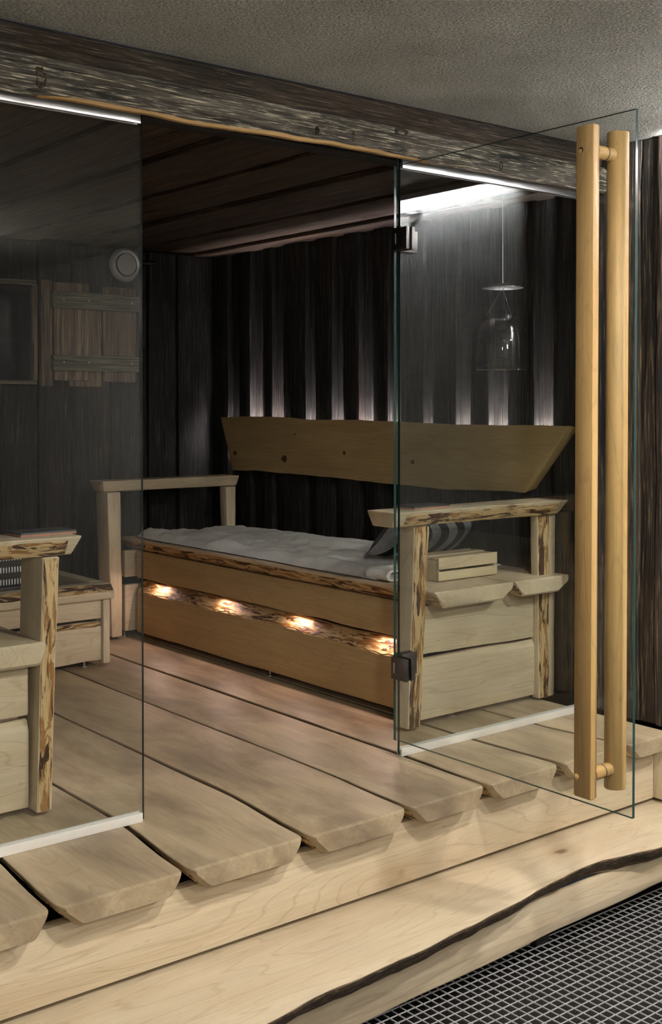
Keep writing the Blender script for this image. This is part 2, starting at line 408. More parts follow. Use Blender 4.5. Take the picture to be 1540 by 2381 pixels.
# outer right wall: rough vertical boards next to the door
for k, (a, b, fx) in enumerate(((-0.012, -0.085, 1.935), (-0.087, -0.165, 1.925), (-0.167, -0.235, 1.918), (-0.237, -0.305, 1.928), (-0.307, -0.36, 1.916))):
    def pf(u, a=a, b=b, fx=fx, k=k):
        wa = .008 * nz(u, k + 60.1, 2.0); wb = .008 * nz(u, k + 61.1, 2.0)
        if k == 0: wa = 0
        d = .004 * nz(u, k + 70, 2.4)
        return [(fx + d, a + wa), (fx + d + .004, b + wb), (2.05, b), (2.05, a)]
    o = board('board', WR, 'z', 0.003, 2.118, pf, 'outer_z', .008, 2, 40)

# ------------------------------------------------------------------ platform floor
FL = thing('floor', (0.5, 1.0, 0.0), 'pale wide plank floor of the raised sauna platform', None, None, 'structure')
# plank left/right edge x at the front end, in the middle and at the back
edges = [(-1.20, -0.83, -1.20, -.80), (-0.815, -0.455, -.79, -.428), (-0.441, -0.100, -.415, -.062), (-0.086, 0.276, -.049, .306), (0.290, 0.641, .319, .663), (0.655, 0.963, .668, .972), (0.978, 1.304, .986, 1.287), (1.319, 1.641, 1.300, 1.602), (1.656, 1.905, 1.615, 1.905)]
for i, (l0, r0, l1, r1) in enumerate(edges):
    yf = -0.385 + .012 * nz(i, 2.2, 3.1)
    th = 0.060 + .006 * nz(i, 5.2, 2.7)
    def lr(u, i=i, l0=l0, r0=r0, l1=l1, r1=r1, yf=yf):
        t = min(1, max(0, (u - yf) / .45)); t = t * t * (3 - 2 * t)
        l = l0 + (l1 - l0) * t + .004 * nz(u, i + .7, 1.6); r = r0 + (r1 - r0) * t + .004 * nz(u, i + 3.7, 1.6)
        c = max(0.0, 1 - (u - yf) / .03)               # rounded front corners in plan
        k = .011 * (1 - math.sqrt(max(0, 1 - c * c)))
        return l + k, r - k
    def pf(u, lr=lr, th=th):
        l, r = lr(u); return [(l, 0), (l + .006, -.014), (l + .048, -th), (r - .032, -th), (r - .004, -.016), (r, 0)]
    n = [yf + .04 * (k / 8) ** 1.5 for k in range(9)]
    us = n + [yf + .04 + (2.69 - yf - .04) * (k / 34) for k in range(1, 35)]
    rings = []
    for j, u in enumerate(us):
        pts = rp(pf(u), .010, 3)
        if j == 0:
            cx = sum(p[0] for p in pts) / len(pts); cz = -th / 2
            pts = [(cx + (p[0] - cx) * .975, cz + (p[1] - cz) * .86) for p in pts]
        rings.append([Vector((p[0], u - (.006 if j == 0 else 0), p[1])) for p in pts])
    mesh_obj('plank', loft_bm(rings), 'floorplank', FL)
    strip('bark_edge', FL, 'y', yf + .02, .1, lambda u, lr=lr, th=th: ((lr(u)[0] + .008, -.018), (lr(u)[0] + .046, -th + .003), (-1, -.6)), 'bark_y', .002)
# riser under the plank ends
board('riser', FL, 'x', -1.3, 1.885, lambda u: [(-.330, -.066), (-.330, -.246 + .002 * nz(u, 1.1, 1)), (-.292, -.246), (-.292, -.066)], 'maple_x', .004, 2, 20)
box('end_block', FL, 'maple_z', 1.888, 1.948, -.368, -.30, -.246, -.062, .003)
for xx in (-.6, .2, 1.0, 1.7): box('joist', FL, 'black', xx - .03, xx + .03, -.29, 2.6, -.30, -.075, .002)
box('subfloor', FL, 'black', -1.3, 1.93, -.28, 2.72, -.33, -.305, .002)

# ------------------------------------------------------------------ live-edge step
ST = thing('wooden_step', (0.5, -.5, ZG), 'broad pale wooden step with a dark bark front edge below the platform', 'step')
def sedge(x):
    pts = [(-1.2, -.76), (-.6, -.735), (-.08, -.699), (.138, -.668), (.414, -.657), (.662, -.633), (.857, -.610), (1.06, -.580), (1.18, -.567), (1.302, -.563), (1.42, -.585), (1.545, -.609), (1.75, -.62), (1.95, -.63)]
    for (a, ya), (b, yb) in zip(pts, pts[1:]):
        if x <= b: t = (x - a) / (b - a); t = t * t * (3 - 2 * t) * .5 + t * .5; return ya + (yb - ya) * t + .006 * nz(x, 12.2, 6)
    return pts[-1][1]
board('tread', ST, 'x', -1.2, 1.94, lambda u: [(-.296, -.259), (-.296, -.315), (sedge(u) + .045, -.318), (sedge(u) + .0235, -.285), (sedge(u), -.259)], 'maple_x', .004, 2, 110)
strip('bark_edge', ST, 'x', -1.2, 1.935, lambda u: ((sedge(u) + .001, -.262), (sedge(u) + .044, -.316), (-1, -.55)), 'darkbark_x', .006, 180, .25)
def lrz(x): return -.474 + .042 * max(0, min(1, (x - .3) / 1.3)) + .007 * nz(x, 31, 2.2)
board('riser', ST, 'x', -1.2, 1.94, lambda u: [(-.520, -.32), (-.538, -.32), (-.545, -.40), (-.540, lrz(u) + .010), (-.526, lrz(u)), (-.500, lrz(u))], 'maple_x', .004, 2, 70)
for xx in (-.9, .1, 1.1, 1.85): box('foot', ST, 'black', xx - .03, xx + .03, -.50, -.44, ZG, -.318, .002)

# ------------------------------------------------------------------ floor grating
GR = thing('floor_grating', (1.0, -1.1, ZG), 'galvanised steel mesh floor grating with small square cells', 'grating')
gx0, gx1, gy0, gy1, P = 0.05, 1.93, -1.60, -.47, .0305
b0 = None
for k in range(int((gx1 - gx0) / P) + 1):
    xx = gx0 + k * P
    if b0 is None:
        b0 = box('grating_bar', GR, 'zinc', xx - .0013, xx + .0013, gy0, gy1, ZG - .003, ZG, 0); first = xx
    else:
        o = b0.copy(); COL.objects.link(o); o.location.x = xx - first
c0 = None
for k in range(int((gy1 - gy0) / P) + 1):
    yy = gy0 + k * P
    if c0 is None:
        c0 = box('cross_bar', GR, 'zinc', gx0, gx1, yy - .0011, yy + .0011, ZG - .0034, ZG - .0006, 0); first = yy
    else:
        o = c0.copy(); COL.objects.link(o); o.location.y = yy - first
for xx in (gx0 + .01, gx1 - .01): box('bearer', GR, 'iron', xx - .01, xx + .01, gy0, gy1, ZG - .045, ZG - .0036, 0)

# ------------------------------------------------------------------ beams above the glass
def beam(name, label, mat, y0, y1, zb, zt, seed, amp, rough):
    t = thing(name, (0.3, (y0 + y1) / 2, zb), label, 'beam')
    rings = []; n = 260; x0, x1 = -1.9, 1.93
    for i in range(n + 1):
        x = x0 + (x1 - x0) * i / n
        b = zb + amp * nz(x, seed, 1.3) + amp * .35 * nz(x, seed + 2, 7); tp = zt + amp * .5 * nz(x, seed + 4, 1.1)
        pts = [(y1, b + .01), (y1, tp)]
        m = 12
        for k in range(m + 1):
            f = k / m; z = tp + (b - tp) * f
            d = rough * (noise.noise(Vector((x * 3, z * 45, seed))) + .6 * noise.noise(Vector((x * 9, z * 120, seed + 3))))
            e = .012 * (max(0, .15 - f) / .15) ** 2 + .010 * (max(0, f - .88) / .12) ** 2
            pts.append((y0 + e + d, z))
        rings.append([Vector((x, p[0], p[1])) for p in pts])
    mesh_obj('timber', loft_bm(rings), mat, t)
    return t
B1 = beam('roof_beam', 'dark brown weathered timber beam directly under the plaster ceiling', 'beam_up', -.050, -.014, 2.046, 2.124, 3.0, .006, .0035)
B2 = beam('lintel_beam', 'thick grey weathered lintel beam running above the glass front', 'beam_low', -.074, -.016, 1.945, 2.044, 11.0, .009, .005)
# freshly sawn orange arris along the lintel
rings = []
for i in range(121):
    x = -.34 + 1.36 * i / 120
    b = 1.945 + .009 * nz(x, 11.0, 1.3) + .00315 * nz(x, 13.0, 7)
    wd = (.006 + .005 * abs(nz(x, 77, 4))) * min(1, i / 14, (120 - i) / 20) + .0006
    rings.append([Vector((x, -.066, b - .003)), Vector((x, -.076, b - .001)), Vector((x, -.0785, b + wd)), Vector((x, -.070, b + wd + .002))])
mesh_obj('sawn_edge', loft_bm(rings), 'freshcut', B2)['label'] = 'orange freshly sawn lower edge'
box('header', B2, 'dark_x', -1.9, 1.98, .016, .098, 1.958, 2.118, .004)
# dark knots standing out of the weathered timber
for par, y, x, z, w_, h_ in ((B2, -.074, -.33, 1.985, .020, .034), (B1, -.050, .24, 2.088, .022, .018), (B2, -.074, .90, 2.026, .034, .014), (B2, -.074, .56, 1.982, .008, .016), (B2, -.074, .70, 1.985, .007, .018), (B2, -.074, 1.36, 1.978, .009, .020), (B1, -.050, 1.05, 2.09, .010, .012)):
    rings = []
    for f, dy in ((1.0, .012), (.9, .002), (.66, -.003), (.40, .001), (.06, .004)):
        rings.append([Vector((x + w_ * f * (1 + .3 * nz(k / 3, x * 9, 1)) * math.cos(k * math.pi / 10), y + dy, z + h_ * f * (1 + .3 * nz(k / 3, x * 5, 1)) * math.sin(k * math.pi / 10))) for k in range(20)])
    mesh_obj('knot', loft_bm(rings), 'beam_up', par)

# ------------------------------------------------------------------ glass front
def pane_bm(x0, x1, y0, y1, z0, z1, thin):
    bm = box_bm(x0, x1, y0, y1, z0, z1, 0)
    ti = 'xyz'.index(thin)
    for f in bm.faces:
        f.normal_update(); f.material_index = 0 if abs(f.normal[ti]) > .9 else 1
    return bm
GL = thing('glass_partition', (-.8, 0, 0), 'fixed glass pane in front of the bench with the window and shutter behind it', 'glass panel')
mesh_obj('pane', pane_bm(-1.75, 0.0, -.005, .005, .006, 1.965, 'y'), None, GL, smooth=False, mats=['glass', 'glass_edge'])
def channel(t, x0, x1):
    bm = box_bm(x0, x1, -.0125, -.0056, .0005, .026, .0008); box_bm(x0, x1, .0056, .0125, .0005, .026, .0008, bm); box_bm(x0, x1, -.0056, .0056, .0005, .0055, 0, bm)
    mesh_obj('bottom_channel', bm, 'channel', t)
    bm = box_bm(x0, x1, -.0135, -.0056, 1.930, 1.968, .0008); box_bm(x0, x1, .0056, .0135, 1.930, 1.968, .0008, bm); box_bm(x0, x1, -.0056, .0056, 1.9655, 1.968, 0, bm)
    mesh_obj('top_rail', bm, 'alu', t)
channel(GL, -1.75, -.008)
GRT = thing('glass_partition', (1.45, 0, 0), 'fixed glass pane between the open door and the dark side wall', 'glass panel')
mesh_obj('pane', pane_bm(.957, 1.930, -.005, .005, .006, 1.965, 'y'), None, GRT, smooth=False, mats=['glass', 'glass_edge'])
channel(GRT, .960, 1.930)
bm = box_bm(1.916, 1.930, -.0125, -.0056, .027, 1.929, 0); box_bm(1.916, 1.930, .0056, .0125, .027, 1.929, 0, bm)
mesh_obj('wall_channel', bm, 'alu', GRT)

D = thing('door_1', (.927, -.48, .065), 'frameless glass door standing open with two long wooden pull bars', None, None, 'structure')
mesh_obj('pane', pane_bm(.922, .932, -.960, -.014, .065, 1.931, 'x'), None, D, smooth=False, mats=['glass', 'glass_edge'])
for z0 in (.268, 1.656):
    h = box('hinge', D, 'darksteel', .9085, .9215, -.088, -.016, z0, z0 + .072, .0015)
    h['label'] = 'square brushed steel glass hinge'
    box('hinge_plate', h, 'darksteel', .9325, .9455, -.088, -.016, z0, z0 + .072, .0015)
    box('hinge_plate', h, 'darksteel', .959, 1.022, -.0185, -.0055, z0 + .001, z0 + .072, .0015)
    box('hinge_plate', h, 'darksteel', .959, 1.022, .0055, .0185, z0 + .001, z0 + .072, .0015)
    tube('hinge_pin', h, 'steel', [(.942, -.004, z0 + .008), (.942, -.004, z0 + .064)], .010, 14)
    box('hinge_slot', h, 'steel', .9075, .9086, -.036, -.028, z0 + .020, z0 + .054, 0)
def dbar(sx, flat, ymid, z0, z1):
    """half-round bar: flat face at x = flat, round side towards the glass (sx)"""
    wy, tx = .030, .046; pts = []
    for k in range(17):
        a = math.pi * k / 16 - math.pi / 2
        pts.append((flat + sx * (.008 + (tx - .008) * math.cos(a)), ymid + wy * math.sin(a)))
    pts += [(flat + sx * .002, ymid + wy - .0015), (flat, ymid + wy - .005), (flat, ymid - wy + .005), (flat + sx * .002, ymid - wy + .0015)]
    return loft_bm([[Vector((cx + (p[0] - cx) * s, ymid + (p[1] - ymid) * s, z)) for p in pts] for cx in (flat + sx * tx * .5,) for z, s in ((z0, .94), (z0 + .002, 1), (z1 - .002, 1), (z1, .94))])
bar1 = mesh_obj('handle_bar', dbar(1, .850, -.850, .107, 1.898), 'honey_z', D)
bar2 = mesh_obj('handle_bar', dbar(-1, 1.005, -.850, .107, 1.898), 'honey_z', D)
for z in (.163, 1.834):
    d = tube('handle_dowel', D, 'honey_x', [(.892, -.850, z), (.963, -.850, z)], .0185, 20)
    lathe('seal_ring', d, 'black', (.932, -.850, z), [(.0192, 0), (.0192, .0025), (.010, .0025), (.010, 0)], 20, 'x')
lathe('dowel_plug', bar1, 'honey_x', (.850, -.832, .160), [(.0085, .004), (.0085, -.004), (.006, -.006), (0, -.0065)], 16, 'x')
lathe('dowel_hole', bar1, 'black', (.850, -.838, 1.834), [(.008, .0005), (.008, -.0006), (0, -.0005)], 16, 'x')
lathe('dowel_end', bar1, 'honey_x', (.850, -.8365, 1.832), [(.0062, .0), (.0058, -.0011), (0, -.0012)], 16, 'x')

# ------------------------------------------------------------------ benches
def hook(u, seed): return nz(u, seed, 3.0)
def spot(name, parent, loc, aim, power, col=(1, .78, .68), angle=80, r=.008):
    ld = bpy.data.lights.new(name, 'SPOT'); ld.energy = power; ld.color = col; ld.spot_size = math.radians(angle); ld.spot_blend = .9; ld.shadow_soft_size = r
    o = bpy.data.objects.new(name, ld); COL.objects.link(o)
    o.parent = parent; o.location = Vector(loc) - ORI[parent.name]
    o.rotation_euler = Vector(aim).to_track_quat('-Z', 'Y').to_euler(); return o

def bar_light(name, parent, loc, aim, lx, ly, power, col):
    ld = bpy.data.lights.new(name, 'AREA'); ld.shape = 'RECTANGLE'; ld.size = lx; ld.size_y = ly; ld.energy = power; ld.color = col
    o = bpy.data.objects.new(name, ld); COL.objects.link(o); o.parent = parent; o.location = Vector(loc) - ORI[parent.name]
    o.rotation_euler = Vector(aim).to_track_quat('-Z', 'Y').to_euler(); return o
BN = thing('sauna_bench', (1.6, 1.25, 0), 'long pale wooden bench with armrests holding a white towel and a striped cushion', 'bench')
# seat planks: trapezoid section with undercut edges
for k, (xl, xr) in enumerate(((1.245, 1.655), (1.664, 1.975))):
    def pf(u, xl=xl, xr=xr, k=k):
        l = xl + .006 * hook(u, 5 + k); r = xr + (.004 * hook(u, 8 + k) if k == 0 else 0)
        return [(l, .495), (l + .004, .484), (l + .046, .434), (r - .062, .434), (r - .006, .472), (r, .495)]
    s = board('seat_plank', BN, 'y', .130, 2.42 if k == 0 else 2.29, pf, 'maple_y', .008, 3, 50, .006)
    if k == 0: s1 = s
    strip('bark_edge', s, 'y', .134, 2.41 if k == 0 else 2.28, lambda u, pf=pf: (pf(u)[1], pf(u)[2], (-1, -.8)), 'bark_y', .003, 120, .15)
# front boards with the lit slot between them
def low(u): z = .252 + .007 * hook(u, 21); return [(1.270, .030 + .004 * hook(u, 22)), (1.272, z - .026 + .008 * hook(u, 24)), (1.312, z + .036), (1.328, z + .036), (1.328, .030)]
fb1 = board('front_board', BN, 'y', .285, 2.298, low, 'amber_y', .004, 2, 60)
strip('bark_edge', fb1, 'y', .29, 2.296, lambda u: (low(u)[1], low(u)[2], (-1, .7)), 'bark_y', .003, 160, .2)
def upb(u): z = .300 + .006 * hook(u, 31); return [(1.270, z), (1.270, .4335), (1.305, .4335), (1.305, z)]
fb2 = board('front_board', BN, 'y', .285, 2.298, upb, 'amber_y', .004, 2, 60)
for i, y in enumerate((2.09, 1.51, .97, .424)):
    zl = .3016 + .006 * hook(y, 31)
    lm = box('slot_lamp', BN, 'white', 1.281, 1.293, y - .055, y + .055, zl - .003, zl + .003, .0008)
    bar_light('slot_light', BN, (1.284, y, zl - .0045), (-.55, 0, -.7), .10, .006, .55, (1.0, .68, .60))
# end panels (near one seen through the pane)
for yy, sgn in ((.215, -1), (2.335, -1)):
    a, b = (1.20, 1.925) if yy < 1 else (1.17, 1.85)
    def el(u, yy=yy): z = .243 + .006 * hook(u, 41 + yy); return [(yy, .022), (yy - .006, z - .022), (yy + .006, z), (yy + .034, z), (yy + .034, .022)]
    def eu(u, yy=yy): z = .256 + .007 * hook(u, 44 + yy); return [(yy, z), (yy, .4335), (yy + .034, .4335), (yy + .034, z)]
    if yy > 1:
        def eu(u, yy=yy): return [(yy, .300), (yy, .4335), (yy + .034, .4335), (yy + .034, .300)]
        def el(u, yy=yy): return [(yy, .030), (yy, .262), (yy + .034, .262), (yy + .034, .030)]
    board('end_board', BN, 'x', a + .055, b, el, 'maple_x', .005, 2, 26)
    board('end_board', BN, 'x', a + .055, b, eu, 'maple_x', .005, 2, 26)
def post(parent, x0b, x1b, x0t, x1t, y0, y1, z0, z1, bk, seed, barkmat='bark_z', part=1.0):
    def pf(u):
        t = (u - z0) / (z1 - z0); a = x0b + (x0t - x0b) * t + .003 * hook(u, seed); b = x1b + (x1t - x1b) * t + .004 * hook(u, seed + 1)
        ch = .010
        return [(a, y0), (a, y1), (b, y1), (b, y0 + ch), (b - ch, y0)]
    p = board('post', parent, 'z', z0, z1, pf, 'maple_z', .006, 2, 16)
    if bk: strip('bark_edge', p, 'z', z0 + .004, z1 - .004, lambda u: ((pf(u)[0][0] + .001, y0), (pf(u)[0][0] + (pf(u)[3][0] - .002 - pf(u)[0][0]) * part, y0), (0, -1)), barkmat, .0025, 60, .1)
    return p
post(BN, 1.165, 1.232, 1.196, 1.272, .185, .262, .010, .729, True, 51)
post(BN, 1.862, 1.962, 1.850, 1.966, .190, .228, .010, .729, True, 55, part=.62)
post(BN, 1.135, 1.196, 1.108, 1.188, 2.300, 2.42, .014, .729, False, 58)
post(BN, 1.812, 1.872, 1.800, 1.872, 2.298, 2.36, .49, .729, False, 61)
def arm(parent, x0, x1, y0, y1, bk, slope0, seed, flip=1):
    """armrest along x: top wider than the bottom, slanted ends"""
    n = 40; rings = []
    def prof(t): 
        u = x0 + (x1 - x0) * t
        a = y0 + .006 * hook(u, seed); 
        return [(a, .786), (a + .004, .777), (a + .030, .731), (y1 - .02, .731), (y1, .786)]
    for i in range(n + 1):
        t = i / n; pts = rp(prof(t), .007, 3); ring = []
        for (py, pz) in pts:
            sl0 = slope0[0] * (.786 - pz) / .055; sl1 = slope0[1] * (.786 - pz) / .055
            xx = x0 + sl0 + (x1 - sl1 - x0 - sl0) * t
            ring.append(Vector((xx, py, pz)))
        if i in (0, n):
            c = sum(ring, Vector()) / len(ring)
            ring2 = [c + (v - c) * .93 for v in ring]
            for v in ring2: v.x += (-.003 if i == 0 else .003)
            rings.append(ring2) if i == 0 else None
            rings.append(ring)
            if i == n: rings.append(ring2)
        else: rings.append(ring)
    a = mesh_obj('armrest', loft_bm(rings), 'maple_x', parent)
    if bk:
        def e(u):
            p = prof((u - x0) / (x1 - x0)); return (p[1], p[2], (-1, -.7))
        strip('bark_edge', a, 'x', x0 + .045 + max(0, slope0[0]), x1 - .02 - max(0, slope0[1]), e, 'bark_x', .003, 90, .1)
    return a
arm(BN, 1.075, 1.975, .140, .300, True, (.010, .03), 65)
arm(BN, 1.085, 1.882, 2.292, 2.440, False, (.022, .0), 68)
for x, y in ((1.45, .25), (1.85, .32), (1.24, 2.37), (1.30, 1.2), (1.80, 2.0)):
    lathe('foot', BN, 'steel', (x, y, .0005), [(.016, 0), (.016, .006), (.005, .009), (.005, .0305)], 14)
for y in (.7, 1.3, 1.9): box('support', BN, 'black', 1.34, 1.9, y - .015, y + .015, .0315, .433, .002)

# left-hand bench, only its near end stands in view
BL = thing('sauna_bench', (-.6, .9, 0), 'pale wooden bench whose bark-edged post stands behind the window-side glass pane', 'bench')
for k, (xl, xr) in enumerate(((-.62, -.197), (-.98, -.632))):
    def pf(u, xl=xl, xr=xr, k=k):
        r = xr + .006 * hook(u, 75 + k)
        return [(xl, .495), (xl + .02, .430), (r - .018, .430), (r - .002, .470), (r, .495)]
    board('seat_plank', BL, 'y', .185, 1.62, pf, 'maple_y', .010, 3, 30, .008)
def ll(u): z = .268 + .006 * hook(u, 81); return [(.235, .022), (.232, z - .03), (.248, z), (.268, z), (.268, .022)]
def lu(u): z = .284 + .005 * hook(u, 84); return [(.234, z), (.234, .4295), (.268, .4295), (.268, z)]
board('end_board', BL, 'x', -1.0, -.232, ll, 'maple_x', .005, 2, 24)
board('end_board', BL, 'x', -1.0, -.232, lu, 'maple_x', .005, 2, 24)
def lpost(u):
    t = u / .73; a = -.226 + .022 * t; b = -.176 + .030 * t + .004 * hook(u, 86)
    return [(a, .200), (a, .345), (b, .345), (b + .002, .222), (b - .006, .200)]
lp = board('post', BL, 'z', .012, .729, lpost, 'maple_z', .006, 2, 16)
strip('bark_edge', lp, 'z', .016, .726, lambda u: ((lpost(u)[0][0] + .001, .200), (lpost(u)[4][0] - .001, .200), (0, -1)), 'bark_z', .0025, 60, .1)
arm(BL, -1.0, -.093, .180, .360, True, (0, .020), 88)
def lfl(u): return [(-.262, .030), (-.262, .262), (-.300, .262), (-.300, .030)]
def lfu(u): return [(-.262, .300), (-.262, .4295), (-.300, .4295), (-.300, .300)]
board('front_board', BL, 'y', .36, 1.60, lfl, 'maple_y', .004, 2, 12); board('front_board', BL, 'y', .36, 1.60, lfu, 'maple_y', .004, 2, 12)
for y in (.52, 1.05):
    lm = lathe('slot_lamp', BL, 'steel', (-.28, y, .2985), [(.011, .0), (.011, -.003), (.008, -.0035), (0, -.0035)], 16)
    spot('slot_spot', BL, (-.268, y, .290), (.75, 0, -.5), 2.4, (1.0, .86, .84), 115)
for x, y in ((-.32, .255), (-.9, .255), (-.28, 1.55)):
    lathe('foot', BL, 'steel', (x, y, .0005), [(.016, 0), (.016, .006), (.005, .009), (.005, .0295)], 14)

# ------------------------------------------------------------------ backrest on the wall
BR = thing('bench_backrest', (1.96, 1.3, .80), 'wide live-edge wooden backrest plank fixed to the black wall above the bench', 'backrest')
N = 90; rings = []
top = lambda t: 1.092 + .006 * math.sin(t * 5 + .6) + .005 * nz(t * 2.4, 91, 2.5) - .012 * t
bot = lambda t: .806 + .005 * math.sin(t * 7) + .006 * nz(t * 2.4, 93, 2.5) - .008 * t
def brx(f, t): return 1.932 + 0.0 * f
cols = []
xf, xb = 1.930, 1.9865
yT0, yT1, yB0, yB1 = 2.545, .092, 2.425, .330
for i in range(N + 1):
    t = i / N
    yt = yT0 + (yT1 - yT0) * t; ybm_ = yB0 + (yB1 - yB0) * t
    zt, zb = top(t), bot(t)
    pf_ = []
    for (xx, f) in ((xf, 1.0), (xf, .75), (xf, .5), (xf, .25), (xf, 0.0), (xb, 0.06), (xb, .5), (xb, .97)):
        e = .006 if f in (1.0, 0.0) else 0
        zz = zb + (zt - zb) * f; yy = ybm_ + (yt - ybm_) * f
        pf_.append(Vector((xx, yy, zz)))
    rings.append(pf_)
bm = loft_bm(rings); bmesh.ops.recalc_face_normals(bm, faces=bm.faces[:])
es = [e for e in bm.edges if e.calc_face_angle(0) > .6]
bmesh.ops.bevel(bm, geom=es, offset=.006, segments=2, profile=.6, affect='EDGES')
bk = mesh_obj('plank', bm, 'amber_y', BR)
for y, z, s in ((2.40, .90, .016), (1.955, .885, .024), (1.47, .93, .013), (.99, .905, .012), (1.86, 1.01, .006)):
    rings = []
    for f, dx in ((1.0, .003), (.97, -.0004), (.6, -.0010), (.05, -.0002)):
        rings.append([Vector((xf + dx, y + s * f * (1 + .25 * nz(k / 3, y * 9, 1)) * math.cos(k * math.pi / 10), z + .8 * s * f * (1 + .25 * nz(k / 3, y * 5, 1)) * math.sin(k * math.pi / 10))) for k in range(20)])
    mesh_obj('knot', loft_bm(rings), 'knot', bk)
for a, b in rec:
    b = min(b, 2.475)
    box('led_module', BR, 'glow', 1.996, 2.022, a + .008, b - .008, .975, .985, .001)
    box('light_stop', BR, 'black', 1.9875, 2.0295, a + .006, b - .006, .950, .974, .001)  # unseen block added to stop light leaking out below the backrest

# ------------------------------------------------------------------ stove surround and heater
SB = thing('stove_surround', (.4, 2.2, 0), 'low boxed wooden stove surround with a bark-edged rim beside the back wall', 'stove surround')
def sl(u): z = .195 + .006 * hook(u, 101); return [(1.832, .022 + .008 * hook(u, 103)), (1.830, z - .022), (1.850, z), (1.866, z), (1.866, .022)]
s_lo = board('front_board', SB, 'x', -.15, .832, sl, 'maple_x', .004, 2, 40)
strip('bark_edge', s_lo, 'x', -.14, .828, lambda u: (sl(u)[1], sl(u)[2], (-1, .7)), 'bark_x', .003, 70, .2)
board('front_board', SB, 'x', -.15, .832, lambda u: [(1.832, .212), (1.832, .296), (1.866, .296), (1.866, .212)], 'maple_x', .004, 2, 20)
box('corner_post', SB, 'maple_z', .834, .866, 1.818, 1.868, .012, .296, .004)
board('side_board', SB, 'y', 1.870, 2.62, lambda u: [(.830, .025), (.830, .296), (.862, .296), (.862, .025)], 'maple_y', .004, 2, 10)
def rimf(u): return [(1.835, .366), (1.800 + .004 * hook(u, 105), .330), (1.806, .298), (1.900, .298), (1.905, .366)]
rf = board('rim', SB, 'x', -.15, .882, rimf, 'maple_x', .006, 3, 40)
strip('bark_edge', rf, 'x', -.14, .876, lambda u: (rimf(u)[0], rimf(u)[1], (-1, .9)), 'bark_x', .003, 90, .1)
board('rim', SB, 'y', 1.908, 2.63, lambda u: [(.815, .366), (.875, .366), (.895, .32), (.880, .298), (.815, .298)], 'maple_y', .006, 3, 14)
for x, y in ((.76, 1.86), (.2, 1.85), (.84, 2.5)):
    lathe('foot', SB, 'steel', (x, y, .0005), [(.018, 0), (.018, .006), (.005, .009), (.005, .0245)], 14)
box('inner_lid', SB, 'black', -.12, .81, 1.91, 2.63, .285, .297, .002)
HT = thing('sauna_heater', (.3, 2.25, .30), 'black sauna heater with rows of louvre slots whitened as lamp reflections inside the stove surround', 'heater')
box('body', HT, 'iron', .02, .60, 2.02, 2.45, .299, .56, .01)
box('base_rail', HT, 'darksteel', .01, .61, 2.008, 2.0195, .345, .360, .002)
f0 = None
for r, z in enumerate((.372, .425, .478)):
    for k in range(24):
        x = .585 - k * .013
        if f0 is None: f0 = box('louvre', HT, 'white', x - .0028, x + .0028, 2.014, 2.0195, z, z + .024, .0005); fz = (x, z)  # fins coloured white to paint in lamp reflections on the grille
        else:
            o = f0.copy(); COL.objects.link(o); o.location.x = x - fz[0]; o.location.z = z - fz[1]
for k in range(34):
    sx_, sy_ = random.uniform(.06, .56), random.uniform(2.06, 2.41); s = random.uniform(.03, .048)
    bm = bmesh.new(); bmesh.ops.create_icosphere(bm, subdivisions=2, radius=s)
    for v in bm.verts: v.co = v.co * (1 + .35 * noise.noise(v.co * 22 + Vector((k, 0, 0)))) + Vector((sx_, sy_, .573 + random.uniform(0, .0)))
    mesh_obj('heater_stone', bm, 'slate', HT)

# ------------------------------------------------------------------ back wall: window, shutter, exhaust valve
W1 = thing('window_1', (.6, 2.69, 1.5), 'small dark window in a plain dark wooden frame on the board wall', None, None, 'structure')
for nm, a in (('frame', (.25, .912, 2.660, 2.699, 1.757, 1.782)), ('frame', (.25, .912, 2.660, 2.699, 1.262, 1.283)), ('frame', (.888, .914, 2.655, 2.699, 1.283, 1.757)), ('frame', (.25, .274, 2.655, 2.699, 1.283, 1.757))):
    box(nm, W1, 'shutter_x' if a[1] - a[0] > .2 else 'shutter_z', *a, bev=.003)
box('pane', W1, 'darkpane', .274, .888, 2.676, 2.682, 1.283, 1.757, 0)
box('jamb_board', W1, 'shutter_z', .940, 1.000, 2.668, 2.699, 1.254, 1.79, .003)
SH = thing('wooden_shutter', (1.24, 2.68, 1.25), 'weathered brown plank shutter with two battens hanging beside the dark window', 'shutter')
for a, b, z0, z1, y in ((1.010, 1.205, 1.283, 1.785, 2.668), (1.100, 1.282, 1.252, 1.74, 2.682), (1.284, 1.478, 1.278, 1.776, 2.668)):
    board('plank', SH, 'z', z0, z1, lambda u, a=a, b=b, y=y: [(a + .003 * hook(u * 3, a), y), (b + .004 * hook(u * 3, b), y), (b, y + .0135), (a, y + .0135)], 'shutter_z', .003, 1, 16)
for z0, z1 in ((1.650, 1.735), (1.332, 1.413)):
    bt = board('batten', SH, 'x', .990, 1.484, lambda u, z0=z0, z1=z1: [(2.641, z0), (2.641, z1), (2.6675, z1), (2.6675, z0)], 'shutter_x', .002, 1, 8)
    for x in (1.05, 1.19, 1.44): lathe('screw', bt, 'steel', (x, 2.641, z0 + .045), [(.005, .001), (.005, -.001), (0, -.0014)], 10, 'y')
EV = thing('exhaust_valve', (1.425, 2.68, 1.935), 'round brushed steel exhaust valve on the board wall below the sauna ceiling', 'vent')
c = (1.425, 2.699, 1.9)
lathe('ring', EV, 'valve', c, [(.060, 0), (.088, 0), (.090, -.010), (.084, -.026), (.074, -.034), (.064, -.028), (.060, -.010)], 44, 'y', closed=True)
lathe('back_plate', EV, 'black', c, [(.061, -.001), (.061, -.004), (0, -.004)], 32, 'y')
lathe('disc', EV, 'valve', c, [(.020, -.006), (.054, -.026), (.056, -.031), (.053, -.035), (0, -.0365)], 44, 'y')
